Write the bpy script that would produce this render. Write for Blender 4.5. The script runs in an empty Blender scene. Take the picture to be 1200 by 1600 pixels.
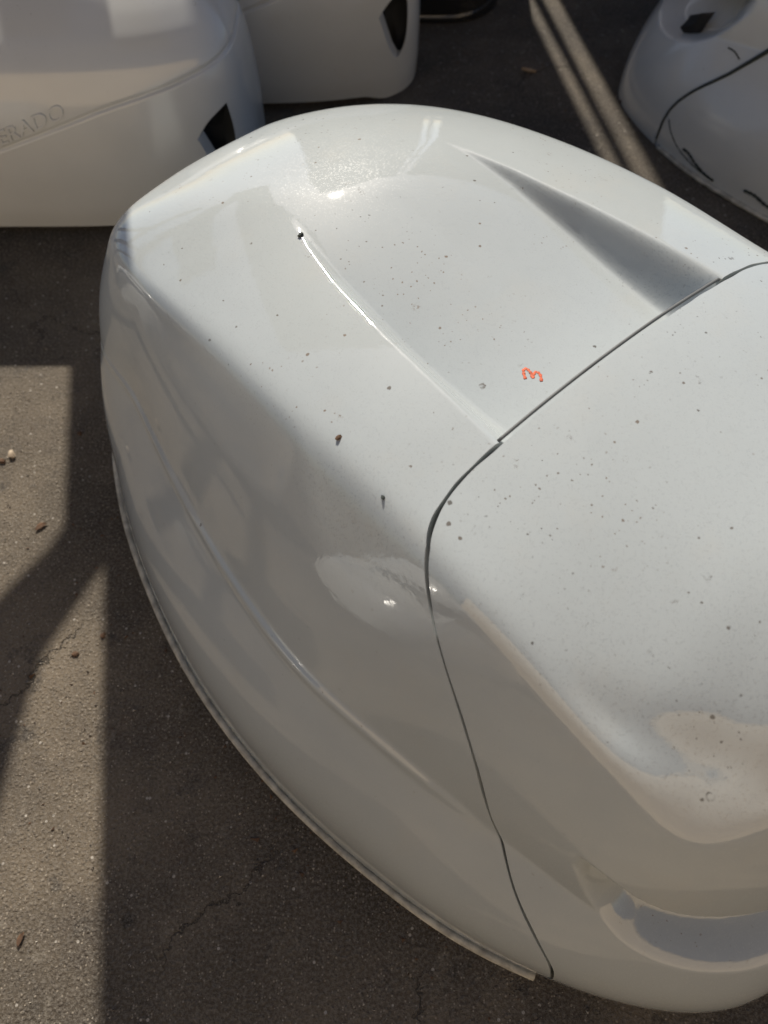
import bpy, math, random
import numpy as np
from mathutils import Vector
from mathutils.bvhtree import BVHTree
random.seed(4); rng = np.random.default_rng(7)
S = 0.6                                   # metres per modelling unit
SC = bpy.context.scene
COL = SC.collection

# ---------------------------------------------------------------- camera
cam_d = bpy.data.cameras.new('camera'); cam = bpy.data.objects.new('camera', cam_d); COL.objects.link(cam)
cam.location = (0, 0, 1.3*S); cam.rotation_euler = (math.radians(30), 0, 0)
cam_d.sensor_fit = 'VERTICAL'; cam_d.sensor_height = 36; cam_d.sensor_width = 27; cam_d.lens = 27
cam_d.clip_start = .02; cam_d.clip_end = 500
cam_d.dof.use_dof = True; cam_d.dof.focus_distance = .62; cam_d.dof.aperture_fstop = 5.5
SC.camera = cam
# ---------------------------------------------------------------- sky, sun, exposure
SUN_EL, SUN_AZ = 40, -10                  # azimuth from +y, negative to the left
w = bpy.data.worlds.new('World'); SC.world = w; w.use_nodes = True
nt = w.node_tree; bg = nt.nodes['Background']
sky = nt.nodes.new('ShaderNodeTexSky'); sky.sky_type = 'NISHITA'; sky.sun_disc = False
sky.sun_elevation = math.radians(SUN_EL); sky.sun_rotation = math.radians(SUN_AZ)
sky.dust_density = 1.2; sky.air_density = .8; sky.ozone_density = .8
nt.links.new(sky.outputs[0], bg.inputs[0]); bg.inputs[1].default_value = .066
sl = bpy.data.lights.new('sun', 'SUN'); sun = bpy.data.objects.new('sun', sl); COL.objects.link(sun)
sl.energy = 5.0; sl.angle = math.radians(.8); sl.color = (1, .93, .82)
_e, _a = math.radians(SUN_EL), math.radians(SUN_AZ)
SUND = Vector((math.sin(_a)*math.cos(_e), math.cos(_a)*math.cos(_e), math.sin(_e)))
sun.rotation_euler = SUND.to_track_quat('Z', 'Y').to_euler()
vs = SC.view_settings; vs.view_transform = 'Standard'; vs.look = 'None'; vs.exposure = .22; vs.gamma = 1; vs.use_curve_mapping = False
SC.render.engine = 'CYCLES'
SC.render.resolution_x = 768; SC.render.resolution_y = 1024

# ---------------------------------------------------------------- object helpers
def tag(o, label=None, cat=None, group=None, kind=None):
    for k, v in (('label', label), ('category', cat), ('group', group), ('kind', kind)):
        if v: o[k] = v
    return o

def mesh_np(name, V, F, smooth=True):
    me = bpy.data.meshes.new(name)
    V = np.asarray(V, np.float32)*S; F = np.asarray(F, np.int32); k = F.shape[1]
    me.vertices.add(len(V)); me.vertices.foreach_set('co', V.ravel())
    me.loops.add(F.size); me.loops.foreach_set('vertex_index', F.ravel())
    me.polygons.add(len(F)); me.polygons.foreach_set('loop_start', np.arange(0, F.size, k, dtype=np.int32))
    me.update(calc_edges=True); me.validate()
    me.polygons.foreach_set('use_smooth', np.full(len(me.polygons), smooth))
    return me

def link(name, me, mat=None, parent=None, loc=None, rz=0):
    o = bpy.data.objects.new(name, me); COL.objects.link(o)
    if mat is not None: me.materials.clear(); me.materials.append(mat)
    if parent: o.parent = parent
    if loc is not None: o.location = Vector(loc)*S
    o.rotation_euler[2] = rz
    return o

def empty(name, loc, rz=0):
    return link(name, None, None, None, loc, rz)

def tube(path, r, sides=8, flat=1.0, radii=None):
    """closed-ended tube along a polyline; flat squashes it in z"""
    P = np.asarray(path, float); T = np.gradient(P, axis=0); T /= np.linalg.norm(T, axis=1, keepdims=True)+1e-12
    up = np.array([0, 0, 1.]); A = np.cross(T, up); bad = np.linalg.norm(A, axis=1) < 1e-4; A[bad] = (1, 0, 0)
    A /= np.linalg.norm(A, axis=1, keepdims=True); B = np.cross(A, T)
    th = np.linspace(0, 2*np.pi, sides, endpoint=False); rr = np.full(len(P), r) if radii is None else np.asarray(radii)
    ring = P[:, None]+rr[:, None, None]*(np.cos(th)[None, :, None]*A[:, None]+flat*np.sin(th)[None, :, None]*B[:, None])
    V = ring.reshape(-1, 3); n = len(P); F = []
    i = np.arange(n-1)[:, None]*sides; j = np.arange(sides)[None]; j2 = (j+1) % sides
    F = np.stack([i+j, i+j2, i+sides+j2, i+sides+j], -1).reshape(-1, 4)
    V = np.vstack([V, P[:1], P[-1:]]); c0, c1 = len(V)-2, len(V)-1
    jj = np.arange(sides); k = (jj+1) % sides
    T3 = np.vstack([np.stack([F[:, 0], F[:, 1], F[:, 2]], 1), np.stack([F[:, 0], F[:, 2], F[:, 3]], 1),
                    np.stack([k, jj, np.full(sides, c0)], 1), np.stack([(n-1)*sides+jj, (n-1)*sides+k, np.full(sides, c1)], 1)])
    return V, T3

def box(x0, x1, y0, y1, z0, z1, jit=0):
    V = np.array([[x, y, z] for z in (z0, z1) for y in (y0, y1) for x in (x0, x1)], float)
    if jit: V += rng.normal(0, jit, V.shape)
    F = np.array([[0, 2, 3, 1], [4, 5, 7, 6], [0, 1, 5, 4], [2, 6, 7, 3], [0, 4, 6, 2], [1, 3, 7, 5]])
    return V, F

def grid_tris(r, c):
    i = np.arange(r-1)[:, None]*c; j = np.arange(c)[None]; j2 = (j+1) % c
    a, b, d, e = i+j, i+j2, i+c+j2, i+c+j
    return np.vstack([np.stack([a, b, d], -1).reshape(-1, 3), np.stack([a, d, e], -1).reshape(-1, 3)])

def cut(A, F, g, depth=.02, dirv=None):
    """keep g>0 of a triangle mesh (A = xyz + normal per vertex); the cut edge is turned inwards as a rim"""
    A = np.asarray(A, float); s = g[F] > 0; cnt = s.sum(1)
    keep = F[cnt == 3]; new = []; nA = [A]; edges = []
    mix = F[(cnt == 1) | (cnt == 2)]; sm = g[mix] > 0; one = sm.sum(1) == 1
    lone = np.where(one, sm.argmax(1), (~sm).argmax(1))
    R = mix[np.arange(len(mix))[:, None], (lone[:, None]+np.arange(3)) % 3]
    ed = np.vstack([np.sort(R[:, [0, 1]], 1), np.sort(R[:, [0, 2]], 1)])
    ue, inv = np.unique(ed, axis=0, return_inverse=True); inv = inv.ravel()
    t = g[ue[:, 0]]/(g[ue[:, 0]]-g[ue[:, 1]])
    X = A[ue[:, 0]]*(1-t)[:, None]+A[ue[:, 1]]*t[:, None]
    AB = len(A)+inv[:len(R)]; AC = len(A)+inv[len(R):]
    o = one; tris = [keep, np.stack([R[o, 0], AB[o], AC[o]], 1),
                     np.stack([AB[~o], R[~o, 1], R[~o, 2]], 1), np.stack([AB[~o], R[~o, 2], AC[~o]], 1)]
    E = np.vstack([np.stack([AC[o], AB[o]], 1), np.stack([AB[~o], AC[~o]], 1)])
    N = X[:, 3:]/np.maximum(np.linalg.norm(X[:, 3:], axis=1, keepdims=True), 1e-9)
    b0 = len(A)+len(X); top = X.copy(); bot = X.copy(); bot[:, :3] -= (N if dirv is None else np.array(dirv))*depth
    lip = X.copy(); lip[:, :3] -= N*.0012
    E0 = E-len(A)
    n = len(X)
    allV = np.vstack([A, X, top, bot])
    q = np.vstack([np.stack([b0+E0[:, 0], b0+E0[:, 1], b0+n+E0[:, 1]], 1), np.stack([b0+E0[:, 0], b0+n+E0[:, 1], b0+n+E0[:, 0]], 1)])
    T = np.vstack(tris+[q]); used, idx = np.unique(T, return_inverse=True)
    return allV[used][:, :3], idx.reshape(-1, 3)

# ---------------------------------------------------------------- materials
class Mat:
    def __init__(s, name):
        s.m = bpy.data.materials.new(name); s.m.use_nodes = True; s.t = s.m.node_tree
        s.b = s.t.nodes['Principled BSDF']; s.tc = s.t.nodes.new('ShaderNodeTexCoord')
    def n(s, kind, **kw):
        nd = s.t.nodes.new('ShaderNode'+kind)
        for k, v in kw.items(): setattr(nd, k, v)
        return nd
    def l(s, a, b): s.t.links.new(a, b)
    def noise(s, scale, detail=4, rough=.5, co=None, dist=0):
        nd = s.n('TexNoise'); nd.inputs['Scale'].default_value = scale; nd.inputs['Detail'].default_value = detail
        nd.inputs['Roughness'].default_value = rough; nd.inputs['Distortion'].default_value = dist
        s.l(co or s.tc.outputs['Object'], nd.inputs['Vector']); return nd
    def vor(s, scale, feature='F1', co=None, rnd=1):
        nd = s.n('TexVoronoi', feature=feature); nd.inputs['Scale'].default_value = scale
        nd.inputs['Randomness'].default_value = rnd
        s.l(co or s.tc.outputs['Object'], nd.inputs['Vector']); return nd
    def rng(s, x, a, b, c=0, d=1, smooth=True):
        nd = s.n('MapRange'); nd.interpolation_type = 'SMOOTHSTEP' if smooth else 'LINEAR'
        s.l(x, nd.inputs[0])
        for i, v in enumerate((a, b, c, d)): nd.inputs[i+1].default_value = v
        return nd.outputs[0]
    def math(s, op, a, b=None, clamp=False):
        nd = s.n('Math', operation=op, use_clamp=clamp)
        for i, v in enumerate((a, b)):
            if v is None: continue
            if hasattr(v, 'links'): s.l(v, nd.inputs[i])
            else: nd.inputs[i].default_value = v
        return nd.outputs[0]
    def mix(s, f, a, b):
        nd = s.n('Mix', data_type='RGBA')
        if hasattr(f, 'links'): s.l(f, nd.inputs[0])
        else: nd.inputs[0].default_value = f
        for i, v in ((6, a), (7, b)):
            if hasattr(v, 'links'): s.l(v, nd.inputs[i])
            else: nd.inputs[i].default_value = (*v, 1)
        return nd.outputs[2]
    def bump(s, h, strength=.3, dist=.002, normal=None):
        nd = s.n('Bump'); nd.inputs['Strength'].default_value = strength; nd.inputs['Distance'].default_value = dist
        s.l(h, nd.inputs['Height'])
        if normal: s.l(normal, nd.inputs['Normal'])
        return nd.outputs[0]
    def set(s, **kw):
        for k, v in kw.items():
            k = k.replace('_', ' ')
            i = s.b.inputs[k]
            if hasattr(v, 'links'): s.l(v, i)
            elif isinstance(v, tuple): i.default_value = (*v, 1)
            else: i.default_value = v
        return s.m

def paint(name, col, dirt=1.0, coat_rough=.03, base_rough=.5, flake=1.0, warm=(.50, .46, .38)):
    k = Mat(name); O = k.tc.outputs['Object']
    geo = k.n('NewGeometry'); sep = k.n('SeparateXYZ'); k.l(geo.outputs['Normal'], sep.inputs[0])
    upm = k.rng(sep.outputs[2], .45, .9)
    big = k.noise(5, 4, .6); base = k.mix(k.rng(big.outputs[0], .35, .75), col, tuple(c*.93 for c in col))
    # settled dust film, uneven
    dust = k.noise(13, 6, .65); base = k.mix(k.math('MULTIPLY', k.rng(dust.outputs[0], .5, .8), .16*dirt), base, warm)
    # fine dots
    warp = k.noise(400, 2); wv = k.n('VectorMath', operation='MULTIPLY_ADD'); k.l(warp.outputs['Color'], wv.inputs[0]); wv.inputs[1].default_value = (.0022,)*3; k.l(O, wv.inputs[2])
    def dots(scale, rad, keep, hard=.35):
        v = k.vor(scale, co=wv.outputs[0]); r = k.n('SeparateColor'); k.l(v.outputs['Color'], r.inputs[0])
        rr = k.math('MULTIPLY', r.outputs[1], rad); 
        d = k.math('SUBTRACT', rr, v.outputs['Distance']); m = k.rng(d, 0, rad*hard)
        return k.math('MULTIPLY', m, k.math('LESS_THAN', r.outputs[0], keep))
    patch = k.rng(k.noise(9, 3).outputs[0], .46, .64)
    d1 = k.math('MULTIPLY', dots(300, .33, .34), patch)
    d2 = dots(100, .19, .30)
    d3 = k.math('MULTIPLY', dots(32, .17, .42, .9), k.rng(k.noise(420, 4).outputs[0], .50, .62))
    v = k.vor(34, co=wv.outputs[0]); r = k.n('SeparateColor'); k.l(v.outputs['Color'], r.inputs[0])
    ring = k.math('MULTIPLY', k.rng(k.math('ABSOLUTE', k.math('SUBTRACT', v.outputs['Distance'], .09)), .035, .008), k.math('LESS_THAN', r.outputs[2], .10))
    ring = k.math('MULTIPLY', k.math('MULTIPLY', ring, .8), k.rng(k.noise(140, 3).outputs[0], .42, .6))
    d4 = k.math('MULTIPLY', k.rng(k.noise(85, 8, .8, None, .4).outputs[0], .61, .68), k.rng(k.noise(21, 3).outputs[0], .50, .62))
    d3 = k.math('MAXIMUM', d3, d4)
    sp = k.math('MAXIMUM', k.math('MAXIMUM', k.math('MULTIPLY', d1, .75), k.math('MULTIPLY', d2, .8)), k.math('MAXIMUM', k.math('MULTIPLY', d3, .75), ring))
    sp = k.math('MULTIPLY', k.math('MULTIPLY', sp, k.rng(upm, 0, 1, .12, 1, False)), dirt, True)
    base = k.mix(sp, base, k.mix(k.rng(big.outputs[0], .4, .6), (.06, .05, .04), (.17, .115, .07)))
    # metallic flake: tiny tilted facets under the clear coat
    fv = k.vor(1150); fs = k.n('SeparateColor'); k.l(fv.outputs['Color'], fs.inputs[0])
    sub = k.n('VectorMath', operation='SUBTRACT'); k.l(fv.outputs['Color'], sub.inputs[0]); sub.inputs[1].default_value = (.5,)*3
    scl = k.n('VectorMath', operation='SCALE'); k.l(sub.outputs[0], scl.inputs[0]); scl.inputs['Scale'].default_value = .15*flake
    add = k.n('VectorMath', operation='ADD'); k.l(scl.outputs[0], add.inputs[0]); k.l(geo.outputs['Normal'], add.inputs[1])
    nrm = k.n('VectorMath', operation='NORMALIZE'); k.l(add.outputs[0], nrm.inputs[0])
    isf = k.math('MULTIPLY', k.math('LESS_THAN', fs.outputs[1], 0.16*flake), k.math('SUBTRACT', 1.0, sp))
    nm = k.n('Mix', data_type='VECTOR'); k.l(isf, nm.inputs[0]); k.l(geo.outputs['Normal'], nm.inputs[4]); k.l(nrm.outputs[0], nm.inputs[5])
    k.l(nm.outputs[1], k.b.inputs['Normal'])
    orange = k.noise(160, 2); cb = k.bump(orange.outputs[0], .035, .0015)
    k.l(cb, k.b.inputs['Coat Normal'])
    mud = k.rng(dust.outputs[0], .4, .8, coat_rough, coat_rough+.03*dirt)
    return k.set(Base_Color=base, Roughness=k.rng(isf, 0, 1, base_rough, .42), Specular_IOR_Level=k.rng(isf, 0, 1, .06, .18), Metallic=0.0,
                 Coat_Weight=k.math('SUBTRACT', 1.0, k.math('MULTIPLY', sp, .8)), Coat_Roughness=mud, Coat_IOR=1.75)

def plain(name, col, rough=.5, var=.15, scale=40, bump=.1, **kw):
    k = Mat(name); nz = k.noise(scale, 5, .6)
    c = k.mix(k.rng(nz.outputs[0], .3, .7), tuple(x*(1-var) for x in col), tuple(min(1, x*(1+var)) for x in col))
    return k.set(Base_Color=c, Roughness=rough, Normal=k.bump(nz.outputs[0], bump, .002), **kw)

M_white = paint('pearl_white_paint', (.435, .468, .472))
M_old = paint('weathered_white_paint', (.56, .57, .55), 1.5, .14, .5, .4)
M_side = paint('satin_white_paint', (.60, .61, .60), .35, .16, .5, .3)
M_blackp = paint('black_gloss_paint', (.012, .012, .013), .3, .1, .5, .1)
M_black = plain('black_plastic', (.012, .012, .012), .6)
M_seal = plain('dusty_pale_rubber', (.42, .40, .34), .7, .3, 90)
M_shade_grey = plain('shade_line_grey', (.10, .105, .105), .6)  # dark grey standing for shade under the lid's edge
M_orange = plain('orange_marker_ink', (.60, .10, .03), .6, .4, 700)
M_scuff = plain('dark_rubber_scuff', (.022, .028, .024), .8)
M_wood = plain('weathered_timber', (.16, .13, .10), .85, .3, 18, .4)
M_leaf = plain('dry_leaf', (.34, .24, .14), .8, .3, 200)
M_bark = plain('bark_chip', (.10, .055, .03), .9, .4, 200)
M_stone = plain('pale_chip', (.45, .36, .26), .8, .3, 120)
# (numpy part)
# ---------------------------------------------------------------- numpy mesh helpers
U_K = np.array([0, .12, .2, .28, .36, .44, .52, .60, .68, .76, .84, .92, 1.0])
BASE_L = [(.685,0,0),(.68,.17,0),(.645,.305,0),(.53,.415,0),(.36,.51,0),(.17,.567,0),(-.02,.598,0),(-.22,.600,0),(-.42,.57,0),(-.62,.512,0),(-.79,.42,0),(-.89,.25,0),(-.92,0,0)]
MID_L = [(.60,0,.28),(.59,.17,.27),(.553,.28,.25),(.46,.375,.26),(.32,.42,.28),(.14,.462,.30),(-.03,.488,.30),(-.2,.482,.30),(-.38,.457,.30),(-.565,.420,.30),(-.732,.393,.30),(-.818,.23,.30),(-.86,0,.30)]
SHO_L = [(.50,0,.50),(.49,.15,.49),(.462,.25,.472),(.415,.318,.465),(.31,.338,.515),(.13,.338,.56),(-.04,.334,.56),(-.2,.337,.55),(-.38,.336,.532),(-.572,.343,.506),(-.722,.310,.4915),(-.773,.179,.4895),(-.7732,0,.499)]
SHO_R = [(.50,0,.50),(.49,.15,.49),(.462,.25,.472),(.415,.318,.465),(.31,.338,.515),(.13,.338,.56),(-.04,.338,.56),(-.21,.350,.546),(-.379,.331,.5355),(-.528,.287,.526),(-.642,.219,.517),(-.721,.1166,.513),(-.7732,0,.499)]

def spline(uk, pts, u, mirror):
    """Catmull-Rom style cubic through control points, mirrored in n past both ends."""
    p = np.array(pts, float)
    m = np.array([1, -1, 1.])
    P = np.vstack([p[2]*m, p[1]*m, p, p[-2]*m, p[-3]*m])
    K = np.concatenate([[2*uk[0]-uk[2], 2*uk[0]-uk[1]], uk, [2*uk[-1]-uk[-2], 2*uk[-1]-uk[-3]]])
    T = np.zeros_like(P)
    T[1:-1] = (P[2:]-P[:-2])/(K[2:]-K[:-2])[:, None]
    i = np.clip(np.searchsorted(K, u, side='right')-1, 1, len(K)-3)
    h = (K[i+1]-K[i])[:, None]; t = ((u-K[i])[:, None])/h
    out = (2*t**3-3*t**2+1)*P[i]+(t**3-2*t**2+t)*h*T[i]+(-2*t**3+3*t**2)*P[i+1]+(t**3-t**2)*h*T[i+1]
    return out*np.array([1, mirror, 1.])

def sstep(a, b, x):
    t = np.clip((x-a)/(b-a), 0, 1); return t*t*(3-2*t)

def lerp(a, b, t): return a+(b-a)*t

def vnormals(V):
    """normals of a grid V[row, col, 3], columns wrap"""
    du = np.roll(V, -1, 1)-np.roll(V, 1, 1)
    dv = np.gradient(V, axis=0)
    n = np.cross(du, dv); l = np.linalg.norm(n, axis=2, keepdims=True)
    return n/np.maximum(l, 1e-9)

NA, NB, NT = 80, 80, 100            # rows base-crease, crease-shoulder, shoulder-spine
def main_grid(NU=360):
    u = np.linspace(0, 1, NU+1)
    left = [spline(U_K, r, u, 1) for r in (BASE_L, MID_L, SHO_L)]
    right = [spline(U_K, r, u, -1) for r in (BASE_L, MID_L, SHO_R)]
    ring = [np.vstack([l, r[1:-1][::-1]]) for l, r in zip(left, right)]
    uu = np.concatenate([u, u[1:-1][::-1]])
    B, M, S = ring
    rows = []
    for k in range(NA):                                   # lower side, gently convex
        t = k/NA; p = lerp(B, M, t); b = np.sin(np.pi*t)
        out = (B-S)*np.array([1, 1, 0]); out /= np.linalg.norm(out, axis=1, keepdims=True)
        rows.append(p+out*(.030*b)*(1-.55*sstep(.66, .86, uu))[:, None])
    for k in range(NB):                                   # upper side
        t = k/NB; p = lerp(M, S, t); b = np.sin(np.pi*t)
        out = (B-S)*np.array([1, 1, 0]); out /= np.linalg.norm(out, axis=1, keepdims=True)
        rows.append(p+out*(.010*b))
    spine_s = np.where(S[:, 0] < 0, .42*np.tanh(S[:, 0]/.42), .28*np.tanh(S[:, 0]/.28))
    C = np.stack([spine_s, np.zeros_like(spine_s), np.zeros_like(spine_s)], 1)
    zc = .615-np.where(spine_s < 0, .0145*(1-np.cos(np.pi*spine_s/.42)), .006*(1-np.cos(np.pi*spine_s/.27)))
    for k in range(NT+1):                                 # top panel, crowned
        t = k/NT; p = lerp(S, C, t)
        p[:, 2] = S[:, 2]+(zc-S[:, 2])*(1-(1-t)**2.1)
        rows.append(p)
    V = np.array(rows)
    # front corner of the lid falls away as a chamfer with a hollow
    s, n = V[..., 0], np.abs(V[..., 1])
    # soft rounding along the profile
    R = np.arange(V.shape[0])[:, None, None]
    for it in range(36):
        w = np.where(np.abs(R-(NA+NB)) < 16, 1., 0.)*(1. if it <= 14 else sstep(.26, .44, uu)[None, :, None])
        if it < 2: w = np.maximum(w, np.where(np.abs(R-NA) < 6, 1., 0.))
        L = V.copy(); L[1:-1] = .25*V[:-2]+.5*V[1:-1]+.25*V[2:]
        V = V+w*(L-V)
    vv = np.concatenate([np.arange(NA+NB)/(NA+NB), 1+np.arange(NT+1)/NT])
    return V, uu, vv
# ---------------------------------------------------------------- ground
def concrete():
    k = Mat('worn_concrete'); O = k.tc.outputs['Object']
    big = k.noise(1.6, 5, .6); mid = k.noise(9, 6, .7); fine = k.noise(330, 4, .75); vf = k.noise(900, 2, .6)
    c = k.mix(k.rng(big.outputs[0], .35, .68), (.024, .018, .012), (.180, .142, .098))
    c = k.mix(k.math('MULTIPLY', k.rng(mid.outputs[0], .46, .70), .75), c, (.052, .040, .030))
    c = k.mix(k.math('MULTIPLY', k.rng(k.noise(23, 5, .7).outputs[0], .56, .70), .8), c, (.030, .025, .021))
    c = k.mix(k.math('MULTIPLY', k.rng(k.noise(31, 6, .75, None, .6).outputs[0], .58, .72), .5), c, (.27, .235, .185))
    blot = k.vor(17, co=None); bs = k.n('SeparateColor'); k.l(blot.outputs['Color'], bs.inputs[0])
    bn = k.math('ADD', blot.outputs['Distance'], k.math('MULTIPLY', k.noise(60, 4, .7).outputs[0], .30))
    c = k.mix(k.math('MULTIPLY', k.math('MULTIPLY', k.rng(bn, .30, .22), k.math('LESS_THAN', bs.outputs[0], .16)), .8), c, (.014, .011, .009))
    rust = k.rng(k.noise(4.1, 5, .65).outputs[0], .6, .75); c = k.mix(k.math('MULTIPLY', rust, .35), c, (.20, .105, .055))
    gr = k.vor(430); sc = k.n('SeparateColor'); k.l(gr.outputs['Color'], sc.inputs[0])
    grain = k.rng(gr.outputs['Distance'], .50, .22)
    light = k.math('MULTIPLY', grain, k.math('GREATER_THAN', sc.outputs[0], .88))
    dark = k.math('MULTIPLY', grain, k.math('LESS_THAN', sc.outputs[0], .22))
    c = k.mix(k.math('MULTIPLY', light, .5), c, (.42, .36, .28)); c = k.mix(k.math('MULTIPLY', dark, .55), c, (.05, .043, .036))
    gr2 = k.vor(190); s2 = k.n('SeparateColor'); k.l(gr2.outputs['Color'], s2.inputs[0])
    l2 = k.math('MULTIPLY', k.rng(gr2.outputs['Distance'], .32, .2), k.math('GREATER_THAN', s2.outputs[1], .965))
    c = k.mix(k.math('MULTIPLY', l2, .7), c, (.50, .46, .40))
    c = k.mix(k.math('MULTIPLY', k.rng(fine.outputs[0], .42, .62), .30), c, (.30, .27, .23))
    wp = k.noise(14, 5, .7); wv = k.n('VectorMath', operation='MULTIPLY_ADD'); k.l(wp.outputs['Color'], wv.inputs[0]); wv.inputs[1].default_value = (.09,)*3; k.l(O, wv.inputs[2])
    ck = k.vor(3.1, 'DISTANCE_TO_EDGE', wv.outputs[0])
    cm = k.math('MULTIPLY', k.rng(ck.outputs['Distance'], .0055, .0008), k.rng(k.noise(3.3, 2).outputs[0], .46, .56))
    c = k.mix(k.math('MULTIPLY', cm, .6), c, (.018, .015, .013))
    h = k.math('ADD', k.math('MULTIPLY', k.rng(k.vor(240).outputs['Distance'], .5, .15), .45), k.math('ADD', fine.outputs[0], k.math('MULTIPLY', vf.outputs[0], .5)))
    h = k.math('SUBTRACT', h, k.math('MULTIPLY', cm, 2.5))
    return k.set(Base_Color=c, Roughness=.88, Normal=k.bump(h, .8, .0022))
V = np.array([[-300, -300, 0], [300, -300, 0], [300, 300, 0], [-300, 300, 0]], float)
ground = link('ground', mesh_np('ground', V, [[0, 1, 2, 3]], False), concrete()); tag(ground, kind='structure')

# ---------------------------------------------------------------- main cowling
SEAM_V = np.array([0, .09, .17, .25, .338, .419, .537, .694, .787, .844, .90, .956, 1.01, 1.09, 1.2, 1.3, 2.0])
SEAM_U = np.array([.311, .3115, .312, .316, .332, .354, .380, .404, .425, .444, .462, .477, .487, .4945, .499, .5, .5])
def smooth_interp(x, xk, yk, sig=.02):
    g = np.linspace(xk[0], xk[-1], 1001); y = np.interp(g, xk, yk); d = g[1]-g[0]
    kk = np.exp(-.5*(np.arange(-60, 61)*d/sig)**2); kk /= kk.sum()
    return np.interp(x, g, np.convolve(np.pad(y, 60, mode='edge'), kk, mode='valid'))

def build_main():
    V, uu, vv = main_grid(360)
    UG, VG = np.meshgrid(uu, vv)
    s, n = V[..., 0].copy(), V[..., 1].copy(); an = np.abs(n)
    top = sstep(1.02, 1.08, VG)
    # air scoop trough in front of the lid seam
    x = np.clip((s+.46)/.46, 0, 1)
    outer = np.interp(s, [-.47, -.41, -.34, -.21, -.09, 0], [.142, .158, .172, .188, .197, .203])
    inner = outer-np.interp(s, [-.47, -.3, -.1, 0], [.004, .022, .044, .056])
    depth = .064*sstep(-.48, -.03, s)
    wall = np.clip((outer-an)/(outer-inner), 0, 1); wall = .3*wall+.7*wall*wall*(3-2*wall)
    trough = depth*wall*(UG > .47)*top
    # hollow at the front corners of the lid
    q_ = (s-.33)*.86-(an-.30)*(-.5); p_ = (s-.33)*(-.5)+(an-.30)*(-.86)      # along / inward of the corner
    V[..., 2] -= .005*np.exp(-(q_/.085)**2-((p_-.012)/.030)**2)*sstep(1.0, 1.10, VG)
    # grab recess in the front face
    N = vnormals(V); inw = -N.copy(); inw[..., 2] = 0; inw /= np.maximum(np.linalg.norm(inw, axis=2, keepdims=True), 1e-6)
    up = smooth_interp(UG, np.array([0, .1, .2, .26, .31, .338, .40]), np.array([.62, .63, .655, .69, .715, .705, .66]), .012)
    lo = smooth_interp(UG, np.array([0, .1, .2, .24, .28, .31, .338, .40]), np.array([.36, .37, .385, .40, .44, .52, .67, .76]), .010)
    t = (VG-lo)/np.maximum(up-lo, 1e-4)
    inside = (t > 0) & (t < 1) & (UG < .338)
    dep = .098*(.36+.64*np.clip(t, 0, 1))*sstep(0, .20, t)*sstep(0, .16, 1-t)*sstep(.338, .284, UG)
    V += inw*(dep*inside)[..., None]
    # crisp pressed line along the flank
    N = vnormals(V); V += N*(.0045*np.exp(-((VG-.5)/.014)**2)*sstep(.36, .44, UG)*sstep(.86, .74, UG))[..., None]
    N = vnormals(V)
    g = smooth_interp(VG, SEAM_V, SEAM_U, .028)-UG          # >0 on the lid
    F = grid_tris(*V.shape[:2]); w = 0.0011+.0006*np.exp(-((VG-1.0)/.12)**2)+.0003*np.sin(VG*31)*np.sin(VG*13)
    Vm = V.copy(); Vm[..., 2] -= trough                      # the trough runs on under the lid's edge
    under = .012*sstep(.008, .016, trough)
    A = np.concatenate([V, N], 2).reshape(-1, 6); Am = np.concatenate([Vm, vnormals(Vm)], 2).reshape(-1, 6)
    return V, cut(Am, F, (-g-w+under).ravel(), .022), cut(A, F, (g-w).ravel(), .022)
MV, MAINP, LIDP = build_main()
me_main = mesh_np('main_cover', *MAINP); me_lid = mesh_np('front_lid', *LIDP)
bvh = BVHTree.FromPolygons([tuple(p) for p in MAINP[0]], MAINP[1].tolist())
C1 = np.array([.28109894, .62349798]); AZ = math.radians(-50)
def drop(s, n):
    h = bvh.ray_cast(Vector((s, n, 2)), Vector((0, 0, -1))); return h[0]

def base_path(u0, u1, mirror, off=0.004, z=.006, k=120):
    p = spline(U_K, BASE_L, np.linspace(u0, u1, k), mirror); p[:, 2] = z
    t = np.gradient(p, axis=0); t /= np.linalg.norm(t, axis=1, keepdims=True)
    nn = np.stack([t[:, 1], -t[:, 0], 0*t[:, 0]], 1)*(-1 if mirror < 0 else 1)
    c = p*0; d = np.sum(nn*(p-c), 1); nn[d < 0] *= -1
    return p+nn*off
seal = np.vstack([base_path(.318, 1, 1), base_path(.318, 1, -1)[::-1][1:]])
seal[:, 2] += .0015*np.sin(np.arange(len(seal))*2.1)*(np.sin(np.arange(len(seal))*.37) > .3)
me_seal = mesh_np('base_seal', *tube(seal, .0065, 6))

def cowling(loc, rz, mat, name='engine_cowling'):
    # local axes: x = s (front), y = -n, so mirror n when placing
    r = empty(name, (loc[0], loc[1], 0), rz)
    a = link('main_cover', me_main, mat, r); b = link('front_lid', me_lid, mat, r); c = link('base_seal', me_seal, M_seal, r)
    return r
# n runs to the right of the axis: flip y in the meshes once
for me in (me_main, me_lid, me_seal):
    co = np.empty(len(me.vertices)*3, np.float32); me.vertices.foreach_get('co', co); co = co.reshape(-1, 3); co[:, 1] *= -1
    me.vertices.foreach_set('co', co.ravel()); me.flip_normals(); me.update()
hero = cowling(C1, AZ, M_white)
tag(hero, 'large pearl white engine cowling with an orange handwritten 3 on top, nearest the camera', 'engine cowling', 'outboard engine cowlings on the concrete')

# dark bead painting the shade line under the lid's edge above the trough
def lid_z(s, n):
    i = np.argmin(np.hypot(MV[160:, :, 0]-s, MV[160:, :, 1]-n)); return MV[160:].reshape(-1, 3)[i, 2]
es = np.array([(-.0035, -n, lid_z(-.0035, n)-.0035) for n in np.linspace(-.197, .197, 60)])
link('lid_shade_line', mesh_np('lid_shade_line', *tube(es, .0022, 8)), M_shade_grey, hero)

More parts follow.
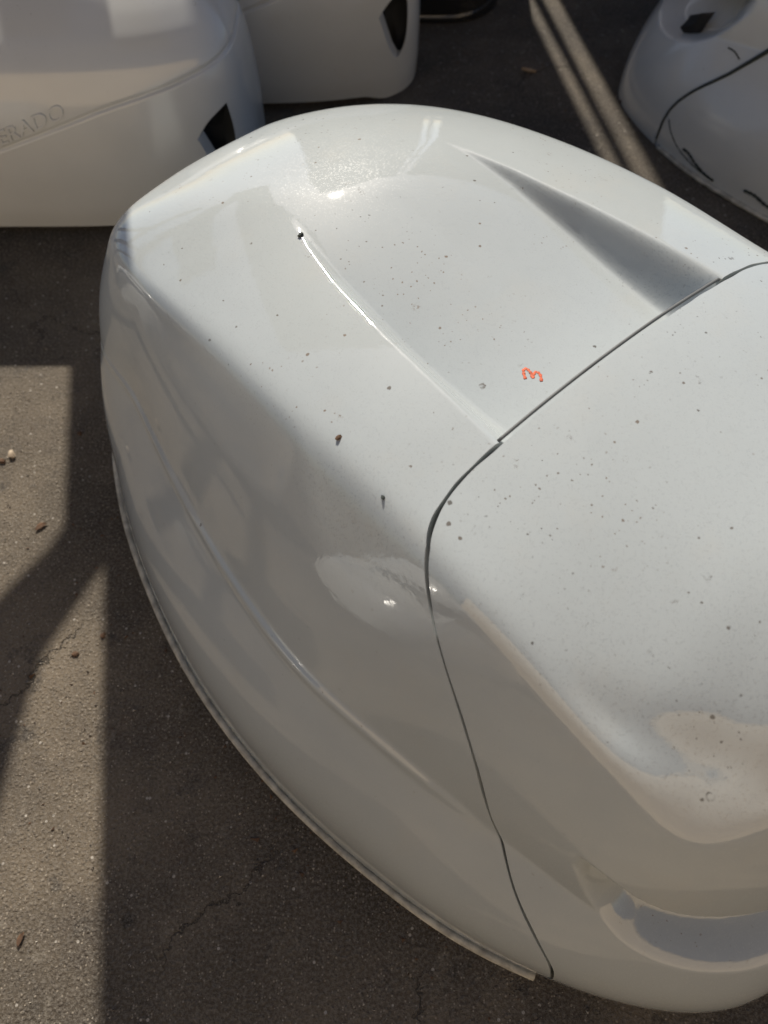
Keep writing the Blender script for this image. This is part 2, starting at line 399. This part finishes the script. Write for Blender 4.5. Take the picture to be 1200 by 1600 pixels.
# handwritten numeral on the trough floor
pts3 = [(s_-.019, n_-.0395) for s_, n_ in [(-.050, .1165), (-.057, .1125), (-.0615, .1085), (-.061, .1045), (-.0565, .1040), (-.051, .1055), (-.0455, .1085), (-.0485, .1035), (-.0495, .0995), (-.046, .0975), (-.041, .0990), (-.034, .1045)]]
def cr(P, m=8):
    P = np.array(P); Q = np.vstack([2*P[0]-P[1], P, 2*P[-1]-P[-2]]); out = []
    for i in range(1, len(Q)-2):
        for t in np.linspace(0, 1, m, endpoint=False):
            a, b, c, d = Q[i-1:i+3]; out.append(.5*((2*b)+(c-a)*t+(2*a-5*b+4*c-d)*t*t+(3*b-a-3*c+d)*t**3))
    out.append(P[-1]); return np.array(out)
def on_top(P, lift=.0002):
    o = []
    for s, n in P:
        h = drop(s, n); o.append((h.x, -h.y, h.z+lift))
    return np.array(o)
num = on_top(cr(pts3))
link('handwritten_numeral', mesh_np('handwritten_numeral', *tube(num, .0019, 8, .08, .0019*(1+.25*np.sin(np.arange(len(num))*.9)))), M_orange, hero)

# second cowling of the same kind, seen from its other side
def dup(root, loc, rz, mat, skip=('handwritten_numeral', 'lid_shade_line')):
    r = root.copy(); COL.objects.link(r); r.location = Vector((*loc, 0))*S; r.rotation_euler[2] = rz
    for ch in list(root.children):
        if ch.name.split('.')[0] in skip: continue
        c = ch.copy(); COL.objects.link(c); c.parent = r
        if ch.name.split('.')[0] in ('main_cover', 'front_lid', 'shell'):
            c.material_slots[0].link = 'OBJECT'; c.material_slots[0].material = mat
    return r
az2 = math.radians(146)
a2 = np.array([math.cos(az2), math.sin(az2)]); b2 = np.array([a2[1], -a2[0]])
loc2 = np.array([.728, 1.895])-.47*a2-(-.457)*b2
right = dup(hero, loc2, az2, M_old)
tag(right, 'grimy scuffed white cowling at the right with a wide black seam and dark scrape marks', 'engine cowling', 'outboard engine cowlings on the concrete')

# ---------------------------------------------------------------- rear-row cowlings (rear three-quarter side towards us)
def build_side():
    HX, HY, P = .58, .27, 3.3
    th = np.linspace(0, 2*np.pi, 700, endpoint=False)
    cx = np.sign(np.cos(th))*np.abs(np.cos(th))**(2/P); cy = np.sign(np.sin(th))*np.abs(np.sin(th))**(2/P)
    # even out the spacing along the outline
    px, py = HX*cx, HY*cy; d = np.hypot(np.diff(np.append(px, px[0])), np.diff(np.append(py, py[0]))); L = np.concatenate([[0], np.cumsum(d)])
    q = np.linspace(0, L[-1], 900, endpoint=False)
    px = np.interp(q, L, np.append(px, px[0])); py = np.interp(q, L, np.append(py, py[0]))
    zk = [0, .06, .17, .27, .335, .385, .42, .45, .48, .497, .503]
    ik = [.010, .002, 0, .008, .022, .045, .08, .125, .18, .23, .262]         # inset of the profile
    tt = np.linspace(0, 1, 240); lk = np.concatenate([[0], np.cumsum(np.hypot(np.diff(zk), np.diff(ik)))]); lk /= lk[-1]
    zz, ins = smooth_interp(tt, lk, np.array(zk), .02), smooth_interp(tt, lk, np.array(ik), .02)
    V = np.zeros((240, 900, 3))
    for i in range(240):
        V[i, :, 0] = px*(1-ins[i]/HX*.62); V[i, :, 1] = py*(1-ins[i]/HY); V[i, :, 2] = zz[i]
    # lower edge arches clear of the ground between its feet
    arch = .022*sstep(.50, .42, np.abs(V[0, :, 0]))*sstep(.6, .9, np.abs(V[0, :, 1])/HY)
    V[..., 2] += arch[None]*np.clip(1-V[..., 2]/.12, 0, 1)
    # slanting moulded line round the body
    xs = V[..., 0]-.30; lz = .317+(.255*xs-.085*(np.sqrt(xs*xs+.0064)-.08)); N = vnormals(V)
    dz = V[..., 2]-lz; near = (V[..., 1] < .1)
    h = np.where(near, -.0055*np.exp(-(dz/.0035)**2), 0)
    V += N*h[..., None]
    return V
SV = build_side(); SN = vnormals(SV)
def poly_sd(x, z, poly):
    poly = np.array(poly); d = np.full(x.shape, 9.); ins = np.zeros(x.shape, bool)
    for i in range(len(poly)):
        a, b = poly[i], poly[(i+1) % len(poly)]; e = b-a
        t = np.clip(((x-a[0])*e[0]+(z-a[1])*e[1])/(e@e), 0, 1)
        d = np.minimum(d, np.hypot(x-a[0]-t*e[0], z-a[1]-t*e[1]))
        c = (a[1] > z) != (b[1] > z)
        with np.errstate(all='ignore'): ins ^= c & (x < (b[0]-a[0])*(z-a[1])/(b[1]-a[1])+a[0])
    return np.where(ins, -d, d)
# the vent as a rounded shield shape
vent = cr([(.506+.86*(x_-.484), .222+.9*(z_-.262)) for x_, z_ in [(.440, .262), (.440, .268), (.470, .300), (.512, .322), (.519, .318), (.526, .25), (.521, .185), (.505, .150), (.490, .142), (.470, .175)]], 6)
sd = poly_sd(SV[..., 0], SV[..., 2], vent); gS = np.where(SV[..., 1] < 0, sd, 1.)
A = np.concatenate([SV, SN], 2).reshape(-1, 6)
SHELL = cut(A, grid_tris(*SV.shape[:2]), gS.ravel(), .035, (-.25, -.97, 0))
me_shell = mesh_np('shell', *SHELL)
bvs = BVHTree.FromPolygons([tuple(p) for p in SHELL[0]], SHELL[1].tolist())
def wall(x, z, lift=0):
    h = bvs.ray_cast(Vector((x, -2, z)), Vector((0, 1, 0)))
    return np.array(h[0])+np.array(h[1])*lift*(1 if h[1][1] < 0 else -1) if h[0] else np.array((x, -.25, z))
# dark liner behind the vent: a shallow dish
cv = np.array([.508, .20]); ring0, ring1 = [], []
for x, z in vent:
    o = cv+(np.array([x, z])-cv)*1.12; p = wall(*(cv+(np.array([x, z])-cv)*1.14)); ring0.append((o[0], p[1]+.030, o[1])); ring1.append((o[0], p[1]+.075, o[1]))
LV = np.array(ring0+ring1+[(cv[0], -.14, cv[1])]); m = len(ring0); ii = np.arange(m); jj = (ii+1) % m
me_liner = mesh_np('air_vent', LV, np.vstack([np.stack([ii, jj, m+jj], 1), np.stack([ii, m+jj, m+ii], 1), np.stack([m+ii, m+jj, np.full(m, 2*m)], 1)]))

def text_mesh(txt, x0, x1, zb, hgt, slope, depth):
    c = bpy.data.curves.new('lettering', 'FONT'); c.body = txt; c.extrude = .02; c.bevel_depth = .006; c.resolution_u = 4
    o = bpy.data.objects.new('lettering_tmp', c); COL.objects.link(o)
    dg = bpy.context.evaluated_depsgraph_get(); me = bpy.data.meshes.new_from_object(o.evaluated_get(dg)); bpy.data.objects.remove(o)
    co = np.array([v.co[:] for v in me.vertices]); mn, mx = co.min(0), co.max(0)
    f = (co-mn)/(mx-mn); out = []
    for fx, fy, fz in f:
        x = x0+(x1-x0)*fx; z = zb+slope*(x-x1)+hgt*fy; p = wall(x, z); out.append((x, p[1]-depth*(fz-.25), z))
    for v, p in zip(me.vertices, out): v.co = Vector(p)*S
    return me
def side_cowl(loc, rz, mat):
    r = empty('engine_cowling', (*loc, 0), rz)
    link('shell', me_shell, mat, r); link('air_vent', me_liner, M_black, r)
    return r
LEFT = np.array([-.885, 1.80])
left = side_cowl(LEFT, 0, M_side)
tag(left, 'clean white cowling at top left with raised white lettering and sun on its shoulder', 'engine cowling', 'outboard engine cowlings on the concrete')
link('lettering', text_mesh('VERADO', .015, .205, .302, .030, .36, .005), M_side, left)
mid = dup(left, LEFT+np.array([.405, .50]), 0, M_old, ('lettering',))
tag(mid, 'shaded grey white cowling behind the big one, with black lettering and a black vent', 'engine cowling', 'outboard engine cowlings on the concrete')
link('lettering', text_mesh('VERADO', -.03, .290, .338, .055, .33, .003), M_black, mid)
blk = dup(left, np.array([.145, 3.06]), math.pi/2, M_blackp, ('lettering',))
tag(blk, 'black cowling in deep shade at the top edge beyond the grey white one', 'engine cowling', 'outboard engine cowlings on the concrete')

# the wide black gap of the right cowling's lid
vq = np.linspace(0.02, 1.5, 120); uq = smooth_interp(vq, SEAM_V, SEAM_U, .028)
ri = np.clip(np.searchsorted(np.concatenate([np.arange(160)/160, 1+np.arange(NT+1)/NT]), vq), 0, 260); ci = np.round(720-uq*360).astype(int) % 720
sp_ = MV[ri, ci]*np.array([1, -1, 1]); sp_ = np.array([np.convolve(np.pad(sp_[:, i], 3, mode='edge'), np.ones(7)/7, 'valid') for i in range(3)]).T
link('seam_gap', mesh_np('seam_gap', *tube(sp_, .006, 8, 1, .0035+.0035*sstep(.2, .8, vq))), M_scuff, right)

# black panel added to darken the opening of the right cowling's grab recess
G0 = main_grid(360)[0]; GN = vnormals(G0)
qa, qb, qc, qd = [np.array(p, float) for p in ((71, 636), (79, 627), (95, 625), (83, 638))]
dark_pts = []
for a_ in np.linspace(0, 1, 9):
    for b_ in np.linspace(0, 1, 9):
        rc = lerp(lerp(qa, qb, b_), lerp(qd, qc, b_), a_); ri_, ci_ = np.round(rc).astype(int)
        f0 = rc-np.floor(rc); r_, c_ = np.floor(rc).astype(int)
        p = lerp(lerp(G0[r_, c_], G0[r_, c_+1], f0[1]), lerp(G0[r_+1, c_], G0[r_+1, c_+1], f0[1]), f0[0])
        rim = min(a_, b_, 1-a_, 1-b_) == 0
        dark_pts.append((p+GN[ri_, ci_]*(-.03 if rim else -.002))*np.array([1, -1, 1]))
i_ = np.arange(8)[:, None]*9+np.arange(8)[None]
link('recess_dark', mesh_np('recess_dark', dark_pts, np.stack([i_, i_+1, i_+10, i_+9], -1).reshape(-1, 4)), M_black, right)

off1 = dup(hero, np.array([-2.0, -.85]), math.radians(70), M_side, ('handwritten_numeral', 'lid_shade_line'))  # unseen cowlings added as bright reflections in the big one's flank
tag(off1, 'unseen white cowling added to the left of the big one for its reflection', 'engine cowling', 'outboard engine cowlings on the concrete')
off2 = dup(hero, np.array([-2.3, .95]), math.radians(35), M_side, ('handwritten_numeral', 'lid_shade_line'))
tag(off2, 'second unseen white cowling added for reflections, left of the sunlit patch', 'engine cowling', 'outboard engine cowlings on the concrete')
# scrape marks on the right cowling, lying on its flank
def flank(P, r, name, lab=None, radii=None):
    o = []
    for px, py in P: o.append(px_on(px, py))
    return o
me_scr = []
Vm = np.vstack([MAINP[0], LIDP[0]]); Fm = np.vstack([MAINP[1], LIDP[1]+len(MAINP[0])])
bvm = BVHTree.FromPolygons([(p[0], -p[1], p[2]) for p in Vm], Fm.tolist())
def flank_hit(x, z):
    """a point of the right flank (local +y side) at length x and height z"""
    h = bvm.ray_cast(Vector((x, 2, z)), Vector((0, -1, 0))); return np.array(h[0])+np.array((0, .0012, 0))
for P, r in (([(.452, .085), (.432, .06), (.395, .038), (.345, .026), (.29, .020)], .0016),
             ([(.385, .046), (.365, .045), (.34, .034), (.305, .024), (.275, .021)], .0040),
             ([(.195, .040), (.165, .042), (.13, .034), (.10, .036)], .0045),
             ([(.385, .262), (.365, .262), (.345, .255)], .002)):
    pp = cr(P, 6); pts = np.array([flank_hit(*q) for q in pp])
    rad = r*(.35+.65*np.abs(np.sin(np.arange(len(pts))*1.3)))
    o = link('scrape_mark', mesh_np('scrape_mark', *tube(pts, r, 6, 1, rad)), M_scuff, right)

# ---------------------------------------------------------------- debris on the ground
def leaf(loc, rz, L=.022, wd=.008, mat=M_leaf, curl=.006):
    n = 9; V = []; t = np.linspace(0, 1, n)
    for q in t:
        w_ = wd*math.sin(math.pi*min(1, q*.93+.05))**.8; b = (.017 if curl > .004 else .004)*L/.022*(q-.5)**2
        for k in (-1, -.5, 0, .5, 1): V.append((L*(q-.5)*2, w_*k+.3*L*math.sin(q*2.5), .0015+curl*k*k+b))
    F = [[i*5+j, i*5+j+1, (i+1)*5+j+1, (i+1)*5+j] for i in range(n-1) for j in range(4)]
    o = link('dry_leaf', mesh_np('dry_leaf', V, F), mat, None, (*loc, .001), rz)
    so = o.modifiers.new('thickness', 'SOLIDIFY'); so.thickness = .0004
    return o
tag(leaf((.42, 2.226), -.45, .022, .007), 'curled pale dry leaf on shaded concrete beside the two light streaks', 'leaf')
tag(leaf((-.661, .715), .6, .012, .006, M_bark, .0015), 'small brown leaf scrap at the edge of the sunlit patch', 'leaf')
tag(leaf((-.535, .02), 1.2, .010, .004, M_bark, .001), 'small dark leaf scrap on lit concrete near the bottom left', 'leaf')
def chip(loc, r, mat, name, squash=.6, seed=0):
    g = np.random.default_rng(seed); V = []; 
    for i in range(7):
        a = math.pi*i/6
        for j in range(9):
            b = 2*math.pi*j/9; rr = r*(1+.22*g.normal()*(0 < i < 6))
            V.append((rr*math.sin(a)*math.cos(b), .7*rr*math.sin(a)*math.sin(b), squash*r*math.cos(a)+squash*r*.8))
    F = [[i*9+j, (i+1)*9+j, (i+1)*9+(j+1) % 9, i*9+(j+1) % 9] for i in range(6) for j in range(9)]
    return link(name, mesh_np(name, V, F, False), mat, None, (*loc, 0), seed*.7)
tag(chip((-.758, .883), .009, M_stone, 'stone_chip', .7, 3), 'pale stone chip in the sunlit patch at the left edge', 'stone')
tag(chip((-.775, .868), .008, M_bark, 'bark_chip', .5, 4), 'dark bark chip beside the pale stone at the left edge', 'bark')
tag(chip((-.545, .46), .007, M_bark, 'bark_chip', .4, 5), 'dark clump in the lit strip left of the big cowling', 'bark')
tag(chip((-.502, .495), .006, M_bark, 'bark_chip', .4, 6), 'dark crumb on the shadow edge left of the big cowling', 'bark')
tag(chip((-.631, .938), .006, M_bark, 'bark_chip', .5, 8), 'tiny dark crumb in shade between the lit patch and the big cowling', 'bark')
tag(chip((.672, 2.086), .008, M_bark, 'bark_chip', .5, 9), 'reddish brown crumb beside the grimy right cowling', 'bark')
def on_hero(s_, n_):
    q = C1+s_*np.array([math.cos(AZ), math.sin(AZ)])+n_*np.array([math.sin(AZ), -math.cos(AZ)]); return q[0], q[1], drop(s_, n_).z
for (s_, n_), r_, m_, lab in (((-.142, .318), .0042, M_bark, 'reddish crumb lying on the left shoulder edge of the big cowling'),
                              ((-.046, .330), .0034, M_scuff, 'black crumb on the big cowling just left of the lid seam'),
                              ((-.435, .152), .0046, M_scuff, 'dark crumb at the far tip of the left scoop groove')):
    o = chip((0, 0), r_, m_, 'crumb', .45, int(r_*1e4)); o.location = Vector(on_hero(s_, n_))*S; tag(o, lab, 'crumb')
# loose grit
gv, gf = [], []
ico = np.array([[0, 0, 1], [.9, 0, .1], [-.3, .85, .1], [-.4, -.8, .1], [.1, .1, -.3]]); icf = np.array([[0, 1, 2], [0, 2, 3], [0, 3, 1], [1, 4, 2], [2, 4, 3], [3, 4, 1]])
for k in range(5200):
    if k < 3600: x, y = rng.uniform(-.85, .6), rng.uniform(-.35, 1.3)
    else: x, y = rng.uniform(-.2, 1.1), rng.uniform(1.3, 2.9)
    r = .0011+.0022*rng.random()**4; a = rng.uniform(0, 6.28); R = np.array([[math.cos(a), -math.sin(a), 0], [math.sin(a), math.cos(a), 0], [0, 0, 1]])
    gv.append((ico+rng.normal(0, .15, ico.shape))*r@R.T+np.array([x, y, r*.15])); gf.append(icf+5*k)
gk = Mat('grit_grains'); gn = gk.vor(300); sg = gk.n('SeparateColor'); gk.l(gn.outputs['Color'], sg.inputs[0])
gm = gk.set(Base_Color=gk.mix(gk.rng(sg.outputs[0], .3, .9), (.10, .085, .07), (.42, .38, .32)), Roughness=.85)
grit = link('grit', mesh_np('grit', np.vstack(gv), np.vstack(gf), False), gm); tag(grit, 'loose pale grit scattered over the concrete', None, None, 'stuff')

cvv, cff = [], []
for k in range(170):
    if k < 60: x, y = rng.uniform(-.80, -.45), rng.uniform(.1, 1.1)
    elif k < 120:
        b_ = base_path(.30, .75, 1, rng.uniform(.01, .09), 0, 40)[rng.integers(40)]
        x, y = C1+b_[0]*np.array([math.cos(AZ), math.sin(AZ)])+b_[1]*np.array([math.sin(AZ), -math.cos(AZ)])
    else: x, y = rng.uniform(.1, .75), rng.uniform(1.5, 2.5)
    r_ = .0016+.0038*rng.random()**3; a = rng.uniform(0, 6.28); R = np.array([[math.cos(a), -math.sin(a), 0], [math.sin(a), math.cos(a), 0], [0, 0, 1]])
    cvv.append((ico+rng.normal(0, .25, ico.shape))*np.array([1.5, .8, .6])*r_@R.T+np.array([x, y, r_*.2])); cff.append(icf+5*k)
cr_ = link('dirt_crumbs', mesh_np('dirt_crumbs', np.vstack(cvv), np.vstack(cff), False), M_bark); tag(cr_, 'dark crumbs of bark and soil strewn along the big cowling', None, None, 'stuff')

# ---------------------------------------------------------------- blockers added to shade the yard, unseen beyond and left
FY = 3.75; FH = .42+(FY-1.19)/.985*.839
fence = empty('shade_fence', (1.2, FY, 0)); tag(fence, 'unseen upright board fence added beyond the cowlings for shade, two gaps making the light streaks', 'fence')  # fence added for its shade, gaps placed to let two streaks through
def e2x(e): return (e-FY*.1736)/.985
edges = [-.10, .06, .22, .385, .55, .715, .890]
runs = list(zip(edges[:-1], edges[1:]))+[(.926, .952)]+[(1.004+.17*i, 1.004+.17*(i+1)) for i in range(8)]
for a_, b_ in runs:
    link('board', mesh_np('board', *box(e2x(a_)-1.2, e2x(b_)-1.2+.002, -.012, .012+.001*rng.random(), 0, FH+rng.uniform(-.01, .01)), False), M_wood, fence)
for z in (.5, 1.8):
    link('rail', mesh_np('rail', *box(e2x(-.1)-1.2, e2x(2.3)-1.2, .016, .05, z, z+.06), False), M_wood, fence)
rack = empty('shade_rack', (-1.6, 1.4, 0)); tag(rack, 'unseen raised timber rack carrying plywood, added on the left to shade the ground', 'rack')  # rack invented to hold the shading sheet
RZ = 1.2; O_ = np.array([-1.6, 1.4])
def slab(outline, z0, z1, name):
    P = np.array(outline, float)-O_; m = len(P); V = np.vstack([np.c_[P, np.full(m, z0)], np.c_[P, np.full(m, z1)]])
    me = bpy.data.meshes.new(name); me.from_pydata([tuple(p) for p in V*S], [], [list(range(m))[::-1], list(range(m, 2*m))]+[[i, (i+1) % m, m+(i+1) % m, m+i] for i in range(m)])
    return link(name, me, M_wood, rack)
def up(pts): return [(x-RZ/math.tan(_e)*.1736*1, y+RZ/math.tan(_e)*.985) for x, y in pts]   # where a sheet at RZ must lie
outline = [(-.698, 1.16), (-.62, .722), (-.635, .68), (-.707, .574), (-.90, .33), (-.90, .08), (-.63, .08), (-.617, .216), (-.62, .319), (-.607, .475), (-.530, .655), (-.47, .30), (-.375, -.25), (.085, -.25), (.003, -.085), (-.125, .088), (-.265, .28), (-.335, .60), (-.47, 1.15)]
slab(up(outline), RZ, RZ+.02, 'shade_sheet')  # added sheet, cut to the outline of the ground shade
for y in (1.72, 2.05): slab([(-2.0, y), (-1.03, y), (-1.03, y+.05), (-2.0, y+.05)], RZ-.05, RZ-.002, 'rail')
for x, y in ((-1.9, 1.725), (-1.9, 2.055), (-1.5, 1.725), (-1.5, 2.055)): slab([(x, y), (x+.05, y), (x+.05, y+.04), (x, y+.04)], 0, RZ-.052, 'post')

wall_o = empty('bounce_wall', (-.5, -5.2, 0)); tag(wall_o, 'unseen tan wall added far behind the camera to bounce warm light', 'wall')  # added reflector, warms the shaded flanks
wv_, wf_ = box(-9, 9, -.12, .12, 0, 4.8); link('wall_face', mesh_np('wall_face', wv_, wf_, False), plain('bounce_tan', (.62, .50, .36), .9, .1, 6), wall_o)
wv_, wf_ = box(-9.03, 9.03, -.16, .16, 4.803, 4.9); link('coping', mesh_np('coping', wv_, wf_, False), M_stone, wall_o)
